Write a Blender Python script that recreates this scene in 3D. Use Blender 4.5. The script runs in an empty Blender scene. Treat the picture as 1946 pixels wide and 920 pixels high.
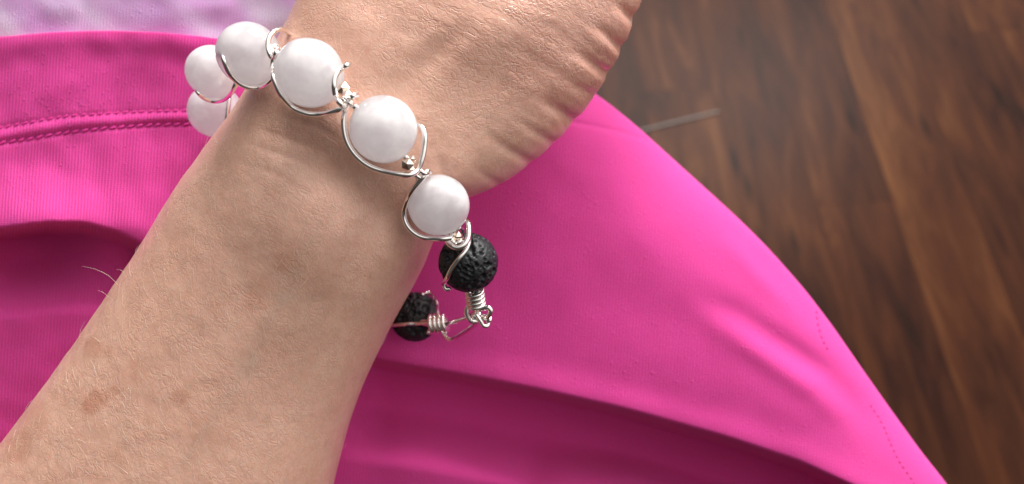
import bpy, bmesh, math, random
import numpy as np
from mathutils import Vector, Matrix
from mathutils.bvhtree import BVHTree
from mathutils.kdtree import KDTree

random.seed(7)
rng = np.random.default_rng(7)
sc = bpy.context.scene
col = sc.collection

# ------------------------------------------------------------------ camera, world, window light, exposure
PITCH = math.radians(25)
CAM = np.array([0.0, 0.0, 0.80])
F, CX, CY = 1350.0, 973.0, 460.0          # lens in pixels of a 1946 x 920 frame
cp, sp = math.cos(PITCH), math.sin(PITCH)
ROT = np.array([[1, 0, 0], [0, cp, -sp], [0, sp, cp]])

cd = bpy.data.cameras.new('camera')
cam = bpy.data.objects.new('camera', cd)
col.objects.link(cam)
cam.location = CAM
cam.rotation_euler = (PITCH, 0, 0)
cd.sensor_width = 36
cd.lens = F / 1946 * 36
cd.clip_start = 0.005
cd.clip_end = 60
cd.dof.use_dof = True
cd.dof.focus_distance = 0.134
cd.dof.aperture_fstop = cd.lens / 1.8
sc.camera = cam

w = bpy.data.worlds.new('World')
sc.world = w
w.use_nodes = True
bg = w.node_tree.nodes['Background']
# an ordinary room: pale ceiling and window side, dimmer at the far end and below
wn_ = w.node_tree
tcw = wn_.nodes.new('ShaderNodeTexCoord')
dot = wn_.nodes.new('ShaderNodeVectorMath'); dot.operation = 'DOT_PRODUCT'
dot.inputs[1].default_value = (0.55, 0.60, 0.58)
wn_.links.new(tcw.outputs['Generated'], dot.inputs[0])
mrw = wn_.nodes.new('ShaderNodeMapRange'); mrw.interpolation_type = 'SMOOTHSTEP'
for nm, vl in (('From Min', -0.05), ('From Max', 0.95), ('To Min', 0.04), ('To Max', 1.0)):
    mrw.inputs[nm].default_value = vl
wn_.links.new(dot.outputs['Value'], mrw.inputs['Value'])
bg.inputs[0].default_value = (1.0, 0.96, 0.92, 1)
wn_.links.new(mrw.outputs[0], bg.inputs[1])

def window_lamp(x, y, z, sx, sz, power):
    ld = bpy.data.lights.new('window_light', 'AREA')
    ld.shape = 'RECTANGLE'
    ld.size, ld.size_y = sx, sz
    ld.energy = power
    ld.color = (1.0, 0.975, 0.94)
    o = bpy.data.objects.new('window_light', ld)
    col.objects.link(o)
    o.location = (x, y, z)
    # upright pane facing into the room
    o.rotation_euler = (math.radians(-90), 0, math.atan2(-0.32, 1.0))
window_lamp(0.40, 2.12, 2.05, 0.56, 1.25, 42)
window_lamp(1.10, 1.90, 2.05, 0.56, 1.25, 42)

sc.view_settings.view_transform = 'Standard'
sc.view_settings.look = 'None'
sc.view_settings.exposure = 0.80
sc.view_settings.gamma = 1.0
sc.render.engine = 'CYCLES'
sc.cycles.max_bounces = 10
sc.cycles.diffuse_bounces = 8

# ------------------------------------------------------------------ helpers
def px(x, y, d):
    """place at distance d (mm) in front of the camera plane, in millimetres of the camera's own axes"""
    x, y, d = np.broadcast_arrays(np.asarray(x, float), np.asarray(y, float), np.asarray(d, float))
    return np.stack([(x - CX) / F * d, (CY - y) / F * d, -d], -1)

def world(p):
    return (np.asarray(p, float) * 0.001) @ ROT.T + CAM

def tag(o, label=None, cat=None, group=None, kind=None):
    if label: o['label'] = label
    if cat: o['category'] = cat
    if group: o['group'] = group
    if kind: o['kind'] = kind
    return o

def empty(name, loc):
    o = bpy.data.objects.new(name, None)
    o.empty_display_size = 0.02
    o.location = loc
    col.objects.link(o)
    return o

def origin_of(o):
    v = Vector((0, 0, 0))
    while o is not None:
        v += o.location
        o = o.parent
    return v

def obj(name, verts, faces, mat, parent=None, smooth=True, is_world=False):
    v = np.asarray(verts, float) if is_world else world(verts)
    if parent is not None:
        v = v - np.array(origin_of(parent))
    me = bpy.data.meshes.new(name)
    me.from_pydata(v.tolist(), [], [tuple(int(i) for i in f) for f in faces])
    me.polygons.foreach_set('use_smooth', [smooth] * len(me.polygons))
    me.materials.append(mat)
    me.update()
    o = bpy.data.objects.new(name, me)
    col.objects.link(o)
    if parent is not None:
        o.parent = parent
    return o

def vec_attr(me, name, arr, typ='FLOAT_VECTOR'):
    a = me.attributes.new(name, typ, 'POINT')
    if typ == 'FLOAT_VECTOR':
        a.data.foreach_set('vector', np.asarray(arr, np.float32).ravel())
    elif typ == 'FLOAT':
        a.data.foreach_set('value', np.asarray(arr, np.float32).ravel())
    else:
        c = np.ones((len(arr), 4), np.float32)
        c[:, :3] = arr
        a.data.foreach_set('color', c.ravel())

def grid_faces(nr, nc, flip=False, wrap=False):
    r, c = np.meshgrid(np.arange(nr - 1), np.arange(nc if wrap else nc - 1), indexing='ij')
    a = r * nc + c
    b = r * nc + (c + 1) % nc
    q = np.stack([a, b, b + nc, a + nc], -1).reshape(-1, 4)
    return q[:, ::-1] if flip else q

def catmull(P, n):
    """n samples per span of a smooth curve through the points P"""
    P = np.asarray(P, float)
    Q = np.vstack([2 * P[0] - P[1], P, 2 * P[-1] - P[-2]])
    out = []
    for i in range(1, len(Q) - 2):
        p0, p1, p2, p3 = Q[i - 1], Q[i], Q[i + 1], Q[i + 2]
        t0 = 0.0
        t1 = t0 + max(np.linalg.norm(p1 - p0), 1e-6) ** .5
        t2 = t1 + max(np.linalg.norm(p2 - p1), 1e-6) ** .5
        t3 = t2 + max(np.linalg.norm(p3 - p2), 1e-6) ** .5
        t = np.linspace(t1, t2, n, endpoint=False)[:, None]
        A1 = (t1 - t) / (t1 - t0) * p0 + (t - t0) / (t1 - t0) * p1
        A2 = (t2 - t) / (t2 - t1) * p1 + (t - t1) / (t2 - t1) * p2
        A3 = (t3 - t) / (t3 - t2) * p2 + (t - t2) / (t3 - t2) * p3
        B1 = (t2 - t) / (t2 - t0) * A1 + (t - t0) / (t2 - t0) * A2
        B2 = (t3 - t) / (t3 - t1) * A2 + (t - t1) / (t3 - t1) * A3
        out.append((t2 - t) / (t2 - t1) * B1 + (t - t1) / (t2 - t1) * B2)
    out.append(Q[-2][None])
    return np.vstack(out)

def tube(P, r, sides=12, cap=True):
    """round wire along the polyline P (mm); r scalar or per point"""
    P = np.asarray(P, float)
    n = len(P)
    r = np.broadcast_to(np.asarray(r, float), (n,))
    T = np.gradient(P, axis=0)
    T /= np.linalg.norm(T, axis=1)[:, None] + 1e-12
    N = np.zeros_like(P)
    a = np.array([0.3, 0.5, 0.8])
    a = a - T[0] * (a @ T[0])
    N[0] = a / np.linalg.norm(a)
    for i in range(1, n):
        a = N[i - 1] - T[i] * (N[i - 1] @ T[i])
        N[i] = a / (np.linalg.norm(a) + 1e-12)
    B = np.cross(T, N)
    ph = np.linspace(0, 2 * np.pi, sides, endpoint=False)
    V = P[:, None] + r[:, None, None] * (np.cos(ph)[None, :, None] * N[:, None] + np.sin(ph)[None, :, None] * B[:, None])
    V = V.reshape(-1, 3)
    Fc = grid_faces(n, sides, wrap=True).tolist()
    if cap:
        k = len(V)
        V = np.vstack([V, P[0] - T[0] * r[0] * .6, P[-1] + T[-1] * r[-1] * .6])
        for j in range(sides):
            Fc.append([k, (j + 1) % sides, j])
            Fc.append([k + 1, (n - 1) * sides + j, (n - 1) * sides + (j + 1) % sides])
    return V, Fc

def merge(parts):
    V, Fc, k = [], [], 0
    for v, f in parts:
        V.append(v)
        Fc += [[i + k for i in q] for q in f]
        k += len(v)
    return np.vstack(V), Fc

_perm = rng.permutation(256)
_perm = np.concatenate([_perm, _perm, _perm])
_grad = rng.normal(size=(256, 3))
_grad /= np.linalg.norm(_grad, axis=1)[:, None]
def noise3(p):
    p = np.asarray(p, float)
    i = np.floor(p).astype(int)
    f = p - i
    u = f * f * f * (f * (f * 6 - 15) + 10)
    i &= 255
    res = 0
    for dx in (0, 1):
        for dy in (0, 1):
            for dz in (0, 1):
                h = _perm[_perm[_perm[i[..., 0] + dx] + i[..., 1] + dy] + i[..., 2] + dz]
                g = _grad[h]
                dv = (g * (f - np.array([dx, dy, dz]))).sum(-1)
                res = res + dv * (u[..., 0] if dx else 1 - u[..., 0]) * (u[..., 1] if dy else 1 - u[..., 1]) * (u[..., 2] if dz else 1 - u[..., 2])
    return res * 1.6

def sstep(a, b, x):
    t = np.clip((x - a) / (b - a), 0, 1)
    return t * t * (3 - 2 * t)

def to_line(X, Y, pts):
    """signed distance to an open polyline (positive on the lower side in the picture), and how far along it (0..1)"""
    pts = np.asarray(pts, float)
    seg = np.linalg.norm(np.diff(pts, axis=0), axis=1)
    cum = np.concatenate([[0], np.cumsum(seg)])
    best = np.full(np.shape(X), 1e9)
    sd = np.zeros(np.shape(X))
    al = np.zeros(np.shape(X))
    for k in range(len(pts) - 1):
        a, b = pts[k], pts[k + 1]
        d = b - a
        L = seg[k]
        t = np.clip(((X - a[0]) * d[0] + (Y - a[1]) * d[1]) / L ** 2, 0, 1)
        qx, qy = X - (a[0] + t * d[0]), Y - (a[1] + t * d[1])
        dist = np.hypot(qx, qy)
        s = np.sign(d[0] * qy - d[1] * qx)
        m = dist < best
        best = np.where(m, dist, best)
        sd = np.where(m, s * dist, sd)
        al = np.where(m, (cum[k] + t * L) / cum[-1], al)
    return sd, al

# ------------------------------------------------------------------ materials
def new_mat(name):
    m = bpy.data.materials.new(name)
    m.use_nodes = True
    nt = m.node_tree
    b = nt.nodes['Principled BSDF']
    return m, nt, b

def N(nt, typ, **kw):
    n = nt.nodes.new(typ)
    for k, v in kw.items():
        if k.startswith('i_'):
            n.inputs[k[2:].replace('_', ' ')].default_value = v
        else:
            setattr(n, k, v)
    return n

def ramp(nt, stops):
    r = nt.nodes.new('ShaderNodeValToRGB')
    e = r.color_ramp.elements
    while len(e) < len(stops):
        e.new(0.5)
    for el, (p, c) in zip(e, stops):
        el.position = p
        el.color = (*c, 1) if len(c) == 3 else c
    return r

def math_node(nt, op, a, b=None, c=None):
    n = nt.nodes.new('ShaderNodeMath')
    n.operation = op
    for i, v in enumerate((a, b, c)):
        if v is None: continue
        if hasattr(v, 'is_linked'):
            nt.links.new(v, n.inputs[i])
        else:
            n.inputs[i].default_value = v
    return n.outputs[0]

def mix_col(nt, fac, a, b, blend='MIX'):
    n = nt.nodes.new('ShaderNodeMix')
    n.data_type = 'RGBA'
    n.blend_type = blend
    for sock, v in ((n.inputs[0], fac), (n.inputs[6], a), (n.inputs[7], b)):
        if hasattr(v, 'is_linked'):
            nt.links.new(v, sock)
        else:
            sock.default_value = v if not isinstance(v, tuple) or len(v) == 4 else (*v, 1)
    return n.outputs[2]

def mapping(nt, src, scale=(1, 1, 1), rot=(0, 0, 0), loc=(0, 0, 0)):
    n = nt.nodes.new('ShaderNodeMapping')
    n.inputs['Scale'].default_value = scale
    n.inputs['Rotation'].default_value = rot
    n.inputs['Location'].default_value = loc
    nt.links.new(src, n.inputs['Vector'])
    return n.outputs[0]

def bump(nt, height, dist, strength=1.0, normal=None):
    n = nt.nodes.new('ShaderNodeBump')
    n.inputs['Strength'].default_value = strength
    n.inputs['Distance'].default_value = dist
    nt.links.new(height, n.inputs['Height'])
    if normal is not None:
        nt.links.new(normal, n.inputs['Normal'])
    return n.outputs[0]

def skin_material():
    m, nt, b = new_mat('skin')
    L = nt.links
    uv = N(nt, 'ShaderNodeAttribute', attribute_name='skin_uv').outputs['Vector']     # millimetres round / along the arm
    tone = N(nt, 'ShaderNodeAttribute', attribute_name='skin_tone').outputs['Color']
    hand = N(nt, 'ShaderNodeAttribute', attribute_name='hand_side').outputs['Fac']
    # warp so that the creases wander
    wn = N(nt, 'ShaderNodeTexNoise', i_Scale=0.5, i_Detail=2.0)
    L.new(uv, wn.inputs['Vector'])
    va = N(nt, 'ShaderNodeVectorMath', operation='MULTIPLY_ADD')
    L.new(wn.outputs['Color'], va.inputs[0]); va.inputs[1].default_value = (1.6, 1.6, 0); L.new(uv, va.inputs[2])
    wuv = va.outputs[0]
    def cells(scale, rot, width, rnd=0.9):
        v = N(nt, 'ShaderNodeTexVoronoi', feature='DISTANCE_TO_EDGE', i_Scale=1.0, i_Randomness=rnd)
        L.new(mapping(nt, wuv, scale, rot), v.inputs['Vector'])
        mr = N(nt, 'ShaderNodeMapRange', interpolation_type='SMOOTHSTEP')
        mr.inputs['From Max'].default_value = width
        L.new(v.outputs['Distance'], mr.inputs['Value'])
        return mr.outputs[0]
    c1 = cells((0.66, 1.15, 0), (0, 0, 0.35), 0.16)
    c2 = cells((1.55, 1.25, 0), (0, 0, -0.5), 0.16)
    # lines running round the limb, strongest on the back of the hand
    wr = N(nt, 'ShaderNodeTexNoise', i_Scale=1.0, i_Detail=2.0, i_Roughness=0.5)
    L.new(mapping(nt, wuv, (0.13, 0.9, 0), (0, 0, 0.15)), wr.inputs['Vector'])
    fine = N(nt, 'ShaderNodeTexNoise', i_Scale=3.4, i_Detail=3.0)
    L.new(uv, fine.inputs['Vector'])
    patch = N(nt, 'ShaderNodeTexNoise', i_Scale=0.16, i_Detail=3.0)
    L.new(uv, patch.inputs['Vector'])
    strong = N(nt, 'ShaderNodeMapRange')
    strong.inputs['From Min'].default_value, strong.inputs['From Max'].default_value = 0.35, 0.65
    strong.inputs['To Min'].default_value = 0.35
    L.new(patch.outputs['Fac'], strong.inputs['Value'])
    g1 = math_node(nt, 'MULTIPLY', c1, strong.outputs[0])
    c3 = cells((0.26, 1.15, 0), (0, 0, 0.22), 0.20)
    inv = math_node(nt, 'SUBTRACT', 1.0, math_node(nt, 'MULTIPLY', hand, 0.75))
    h = math_node(nt, 'MULTIPLY', math_node(nt, 'MULTIPLY', g1, inv), 0.45)
    h = math_node(nt, 'MULTIPLY_ADD', math_node(nt, 'MULTIPLY', c3, hand), 0.42, h)
    h = math_node(nt, 'MULTIPLY_ADD', c2, 0.42, h)
    h = math_node(nt, 'MULTIPLY_ADD', fine.outputs['Fac'], 0.35, h)
    hw = math_node(nt, 'MULTIPLY_ADD', hand, 0.75, 0.15)
    h = math_node(nt, 'MULTIPLY_ADD', math_node(nt, 'MULTIPLY', wr.outputs['Fac'], hw), 1.0, h)
    vary = N(nt, 'ShaderNodeMapRange')
    vary.inputs['From Min'].default_value, vary.inputs['From Max'].default_value = 0.35, 0.68
    vary.inputs['To Min'].default_value, vary.inputs['To Max'].default_value = 0.45, 1.25
    L.new(patch.outputs['Fac'], vary.inputs['Value'])
    amp = math_node(nt, 'MULTIPLY', vary.outputs[0], math_node(nt, 'MULTIPLY_ADD', hand, 0.8, 0.95))
    nrm = bump(nt, math_node(nt, 'MULTIPLY', h, amp), 0.000056, 1.0)
    # colour
    blot = N(nt, 'ShaderNodeTexNoise', i_Scale=0.45, i_Detail=4.0, i_Roughness=0.6)
    L.new(uv, blot.inputs['Vector'])
    rc = ramp(nt, [(0.30, (0.93, 0.89, 0.87)), (0.52, (1, 1, 1)), (0.72, (1.03, 1.04, 1.04))])
    L.new(blot.outputs['Fac'], rc.inputs[0])
    c = mix_col(nt, 1.0, tone, rc.outputs[0], 'MULTIPLY')
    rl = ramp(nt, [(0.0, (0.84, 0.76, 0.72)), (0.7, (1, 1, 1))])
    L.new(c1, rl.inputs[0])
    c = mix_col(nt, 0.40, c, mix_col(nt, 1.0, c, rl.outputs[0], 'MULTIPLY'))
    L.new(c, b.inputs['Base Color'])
    rr = N(nt, 'ShaderNodeMapRange')
    rr.inputs['To Min'].default_value, rr.inputs['To Max'].default_value = 0.26, 0.40
    L.new(patch.outputs['Fac'], rr.inputs['Value'])
    L.new(rr.outputs[0], b.inputs['Roughness'])
    b.inputs['Specular IOR Level'].default_value = 0.65
    b.inputs['Subsurface Weight'].default_value = 0.45
    b.inputs['Subsurface Radius'].default_value = (1.0, 0.32, 0.16)
    b.inputs['Subsurface Scale'].default_value = 0.0016
    L.new(nrm, b.inputs['Normal'])
    return m

def fabric_material(name, base, ribs=True):
    m, nt, b = new_mat(name)
    L = nt.links
    uv = N(nt, 'ShaderNodeAttribute', attribute_name='cloth_uv').outputs['Vector']    # millimetres over the cloth
    knit = N(nt, 'ShaderNodeTexWave', wave_type='BANDS', bands_direction='X', i_Scale=0.40, i_Distortion=1.2, i_Detail=1.0)
    knit.inputs['Detail Scale'].default_value = 0.6
    L.new(mapping(nt, uv, (1, 1, 1), (0, 0, 0.07)), knit.inputs['Vector'])
    loop = N(nt, 'ShaderNodeTexWave', wave_type='BANDS', bands_direction='Y', i_Scale=0.62, i_Distortion=1.5)
    L.new(uv, loop.inputs['Vector'])
    fz = N(nt, 'ShaderNodeTexNoise', i_Scale=2.6, i_Detail=4.0, i_Roughness=0.65)
    L.new(uv, fz.inputs['Vector'])
    pill = N(nt, 'ShaderNodeTexVoronoi', feature='F1', i_Scale=0.55)
    L.new(uv, pill.inputs['Vector'])
    pr = N(nt, 'ShaderNodeMapRange', interpolation_type='SMOOTHSTEP')
    pr.inputs['From Min'].default_value, pr.inputs['From Max'].default_value = 0.30, 0.05
    pr.inputs['To Min'].default_value, pr.inputs['To Max'].default_value = 0.0, 1.0
    L.new(pill.outputs['Distance'], pr.inputs['Value'])
    pm = N(nt, 'ShaderNodeTexNoise', i_Scale=0.09, i_Detail=2.0)
    L.new(uv, pm.inputs['Vector'])
    pmask = N(nt, 'ShaderNodeMapRange')
    pmask.inputs['From Min'].default_value, pmask.inputs['From Max'].default_value = 0.45, 0.62
    L.new(pm.outputs['Fac'], pmask.inputs['Value'])
    sx = N(nt, 'ShaderNodeSeparateXYZ')
    L.new(uv, sx.inputs[0])
    worn = N(nt, 'ShaderNodeMapRange')             # the knit is stretched smooth over the thigh
    worn.inputs['From Min'].default_value, worn.inputs['From Max'].default_value = 55, 95
    worn.inputs['To Min'].default_value, worn.inputs['To Max'].default_value = 0.5 if ribs else 0.2, 0.12
    L.new(sx.outputs[0], worn.inputs['Value'])
    h = math_node(nt, 'MULTIPLY', knit.outputs['Fac'], worn.outputs[0])
    h = math_node(nt, 'MULTIPLY_ADD', loop.outputs['Fac'], 0.16, h)
    h = math_node(nt, 'MULTIPLY_ADD', fz.outputs['Fac'], 0.9, h)
    h = math_node(nt, 'MULTIPLY_ADD', math_node(nt, 'MULTIPLY', pr.outputs[0], pmask.outputs[0]), 0.45, h)
    L.new(bump(nt, h, 0.00016, 1.0), b.inputs['Normal'])
    b.inputs['Roughness'].default_value = 0.85
    b.inputs['Specular IOR Level'].default_value = 0.12
    b.inputs['Sheen Weight'].default_value = 0.06
    b.inputs['Subsurface Weight'].default_value = 0.35        # thin jersey lets some light through
    b.inputs['Subsurface Radius'].default_value = (1.0, 0.12, 0.30)
    b.inputs['Subsurface Scale'].default_value = 0.0022
    b.inputs['Sheen Roughness'].default_value = 0.5
    b.inputs['Sheen Tint'].default_value = (1.0, 0.62, 0.92, 1)
    if base is not None:
        v = ramp(nt, [(0.3, tuple(x * 0.88 for x in base)), (0.7, tuple(min(1, x * 1.06) for x in base))])
        L.new(fz.outputs['Fac'], v.inputs[0])
        L.new(v.outputs[0], b.inputs['Base Color'])
    else:                                            # dyed lilac jersey with pale streaks
        st = N(nt, 'ShaderNodeTexNoise', i_Scale=1.0, i_Detail=1.0, i_Roughness=0.4, i_Distortion=0.4)
        L.new(mapping(nt, mapping(nt, uv, rot=(0, 0, 0.75)), (0.022, 0.075, 0)), st.inputs['Vector'])
        v = ramp(nt, [(0.34, (0.60, 0.31, 0.62)), (0.46, (0.62, 0.38, 0.65)), (0.56, (0.64, 0.47, 0.68)), (0.70, (0.66, 0.55, 0.69))])
        L.new(st.outputs['Fac'], v.inputs[0])
        L.new(v.outputs[0], b.inputs['Base Color'])
    return m

def plain(name, colr, rough=0.5, metal=0.0, spec=0.5):
    m, nt, b = new_mat(name)
    b.inputs['Base Color'].default_value = (*colr, 1)
    b.inputs['Roughness'].default_value = rough
    b.inputs['Metallic'].default_value = metal
    b.inputs['Specular IOR Level'].default_value = spec
    return m, nt, b

def wire_material(name, colr, rough):
    m, nt, b = plain(name, colr, rough, 1.0)
    tc = N(nt, 'ShaderNodeTexCoord')
    n = N(nt, 'ShaderNodeTexNoise', i_Scale=900.0, i_Detail=3.0)
    nt.links.new(tc.outputs['Object'], n.inputs['Vector'])
    nt.links.new(bump(nt, n.outputs['Fac'], 0.00002, 0.4), b.inputs['Normal'])
    return m

def quartz_material():
    m, nt, b = new_mat('milky_quartz')
    L = nt.links
    tc = N(nt, 'ShaderNodeTexCoord')
    oi = N(nt, 'ShaderNodeObjectInfo')
    ad = N(nt, 'ShaderNodeVectorMath', operation='ADD')
    L.new(tc.outputs['Object'], ad.inputs[0]); L.new(oi.outputs['Location'], ad.inputs[1])
    n = N(nt, 'ShaderNodeTexNoise', i_Scale=190.0, i_Detail=4.0, i_Roughness=0.5, i_Distortion=0.2)
    L.new(ad.outputs[0], n.inputs['Vector'])
    c = ramp(nt, [(0.36, (0.74, 0.72, 0.745)), (0.50, (0.835, 0.825, 0.845)), (0.60, (0.93, 0.925, 0.94))])
    L.new(n.outputs['Fac'], c.inputs[0])
    # milky stone: part of the light goes through the skin of the bead and is scattered about inside
    df = N(nt, 'ShaderNodeBsdfDiffuse'); tl = N(nt, 'ShaderNodeBsdfTranslucent')
    L.new(c.outputs[0], df.inputs['Color']); L.new(c.outputs[0], tl.inputs['Color'])
    t = ramp(nt, [(0.36, (0.72,) * 3), (0.62, (0.50,) * 3)])
    L.new(n.outputs['Fac'], t.inputs[0])
    body = N(nt, 'ShaderNodeMixShader')
    L.new(t.outputs[0], body.inputs[0]); L.new(df.outputs[0], body.inputs[1]); L.new(tl.outputs[0], body.inputs[2])
    gl = N(nt, 'ShaderNodeBsdfGlossy', i_Roughness=0.05)
    fr = N(nt, 'ShaderNodeFresnel', i_IOR=1.54)
    ge = N(nt, 'ShaderNodeNewGeometry')
    fac = math_node(nt, 'MULTIPLY', fr.outputs[0], math_node(nt, 'SUBTRACT', 1.0, ge.outputs['Backfacing']))
    top = N(nt, 'ShaderNodeMixShader')
    L.new(fac, top.inputs[0]); L.new(body.outputs[0], top.inputs[1]); L.new(gl.outputs[0], top.inputs[2])
    L.new(top.outputs[0], nt.nodes['Material Output'].inputs['Surface'])
    nt.nodes.remove(b)
    return m

def lava_material():
    m, nt, b = plain('lava_stone', (0.008, 0.0088, 0.012), 0.50, 0.0, 0.5)
    tc = N(nt, 'ShaderNodeTexCoord')
    n = N(nt, 'ShaderNodeTexNoise', i_Scale=1500.0, i_Detail=4.0)
    nt.links.new(tc.outputs['Object'], n.inputs['Vector'])
    nt.links.new(bump(nt, n.outputs['Fac'], 0.00014, 0.8), b.inputs['Normal'])
    return m

def wood_material():
    m, nt, b = new_mat('brown_wood')
    L = nt.links
    tc = N(nt, 'ShaderNodeTexCoord')
    oi = N(nt, 'ShaderNodeObjectInfo')
    off = N(nt, 'ShaderNodeVectorMath', operation='MULTIPLY_ADD')
    cmb = N(nt, 'ShaderNodeCombineXYZ')
    L.new(oi.outputs['Random'], cmb.inputs[0]); L.new(oi.outputs['Random'], cmb.inputs[1])
    L.new(cmb.outputs[0], off.inputs[0]); off.inputs[1].default_value = (37, 53, 0); L.new(tc.outputs['Object'], off.inputs[2])
    v = off.outputs[0]
    g = N(nt, 'ShaderNodeTexNoise', i_Scale=1.0, i_Detail=5.0, i_Roughness=0.6, i_Distortion=1.0)
    L.new(mapping(nt, v, (34, 5.5, 1)), g.inputs['Vector'])
    big = N(nt, 'ShaderNodeTexNoise', i_Scale=1.0, i_Detail=3.0, i_Distortion=0.5)
    L.new(mapping(nt, v, (12, 3.0, 1)), big.inputs['Vector'])
    knot = N(nt, 'ShaderNodeTexVoronoi', feature='F1', i_Scale=1.0)
    L.new(mapping(nt, v, (30, 6.5, 1)), knot.inputs['Vector'])
    c = ramp(nt, [(0.28, (0.008, 0.0022, 0.0012)), (0.42, (0.027, 0.0072, 0.0032)), (0.56, (0.055, 0.0160, 0.0060)), (0.72, (0.115, 0.042, 0.0145))])
    mixf = math_node(nt, 'MULTIPLY_ADD', g.outputs['Fac'], 0.55, math_node(nt, 'MULTIPLY', big.outputs['Fac'], 0.45))
    tint = math_node(nt, 'MULTIPLY_ADD', oi.outputs['Random'], 0.10, -0.05)
    L.new(math_node(nt, 'ADD', mixf, tint), c.inputs[0])
    kr = ramp(nt, [(0.05, (0.25, 0.22, 0.22)), (0.22, (1, 1, 1))])
    L.new(knot.outputs['Distance'], kr.inputs[0])
    L.new(mix_col(nt, 1.0, c.outputs[0], kr.outputs[0], 'MULTIPLY'), b.inputs['Base Color'])
    b.inputs['Roughness'].default_value = 0.40
    b.inputs['Specular IOR Level'].default_value = 0.07
    L.new(bump(nt, g.outputs['Fac'], 0.0008, 0.4), b.inputs['Normal'])
    return m

M_skin = skin_material()
M_pink = fabric_material('pink_jersey', (0.62, 0.055, 0.28))
M_lilac = fabric_material('lilac_jersey', None, ribs=False)
M_thread, _, _b = plain('pink_thread', (0.80, 0.05, 0.38), 0.7)
M_seam, _, _b = plain('seam_thread', (0.62, 0.03, 0.25), 0.8)
M_silver = wire_material('silver_wire', (0.93, 0.90, 0.87), 0.08)
M_gold = wire_material('rose_gold', (0.92, 0.78, 0.68), 0.16)
M_quartz = quartz_material()
M_lava = lava_material()
M_wood = wood_material()
M_hair, _, _b = plain('fair_hair', (0.80, 0.68, 0.56), 0.35)
M_lint, _, _b = plain('pink_lint', (0.86, 0.20, 0.52), 0.9)

# ------------------------------------------------------------------ floor of wooden planks
floor = empty('floor', (0, 0, 0))
tag(floor, kind='structure')
def on_floor(x, y):
    """floor point seen at a pixel"""
    d = np.array([(x - CX) / F, (CY - y) / F, -1.0]) @ ROT.T
    t = CAM[2] / -d[2]
    return CAM + d * t
pA, pB = on_floor(1365, 213), on_floor(1425, 470)
ang = math.atan2(pB[1] - pA[1], pB[0] - pA[0])
gdir = np.array([math.cos(ang), math.sin(ang)])
if gdir[1] < 0: gdir = -gdir
gperp = np.array([gdir[1], -gdir[0]])
PW = 0.098
ang_z = math.atan2(gdir[1], gdir[0]) - math.pi / 2

def plank_mesh(length):
    bm = bmesh.new()
    bmesh.ops.create_cube(bm, size=1)
    bmesh.ops.scale(bm, verts=bm.verts, vec=(PW - 0.0001, length - 0.0001, 0.016))
    bmesh.ops.translate(bm, verts=bm.verts, vec=(0, 0, -0.008))
    top = [e for e in bm.edges if all(v.co.z > -1e-6 for v in e.verts)]
    bmesh.ops.bevel(bm, geom=top, offset=0.00008, segments=1, affect='EDGES')
    me = bpy.data.meshes.new('plank')
    bm.to_mesh(me); bm.free()
    me.materials.append(M_wood)
    return me
PLEN = 1.1
pm_ = plank_mesh(PLEN)
a0 = pA[:2] @ gperp
l0 = pA[:2] @ gdir
for k in range(-8, 13):
    shift = ((k * 0.413 + 0.45) % 1.0) * PLEN
    for j in range(-2, 3):
        o = bpy.data.objects.new('plank', pm_)
        col.objects.link(o)
        o.parent = floor
        cpos = gperp * (a0 + (k + 0.5) * PW) + gdir * (l0 + shift + (j + 0.5) * PLEN)
        o.location = (cpos[0], cpos[1], 0)
        o.rotation_euler = (0, 0, ang_z)
obj('subfloor', [(-6, -6, -0.017), (6, -6, -0.017), (6, 6, -0.017), (-6, 6, -0.017)], [(0, 1, 2, 3)], M_wood, floor, False, True)

s0_, s1_ = on_floor(1215, 250), on_floor(1365, 213)
sd_ = (s1_ - s0_) / np.linalg.norm(s1_ - s0_)
sn_ = np.array([-sd_[1], sd_[0], 0]) * 0.0012
sb_ = (s0_ + s1_) / 2
s0_ = s0_ - sd_ * 0.05
V_, F_ = [], []
for c_ in (s0_, s1_):
    for a_, z_ in ((-1, 0.0006), (-0.8, 0.0022), (0.8, 0.0022), (1, 0.0006)):
        V_.append(c_ + sn_ * a_ + np.array([0, 0, z_]) )
F_ = [(0, 1, 5, 4), (1, 2, 6, 5), (2, 3, 7, 6), (3, 0, 4, 7), (0, 3, 2, 1), (4, 5, 6, 7)]
M_strip, _, _b = plain('pale_strip', (0.11, 0.092, 0.082), 0.5)
tag(obj('pale_strip', V_, F_, M_strip, None, False, True), 'thin pale strip lying on the brown wooden floor beside the shorts', 'strip')

# ------------------------------------------------------------------ the person: one continuous arm and hand
person_base = world(px(400, 620, 176))
person = empty('person', person_base)
tag(person, 'person in bright pink shorts and lilac top, bare forearm across the lap', 'person')

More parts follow.
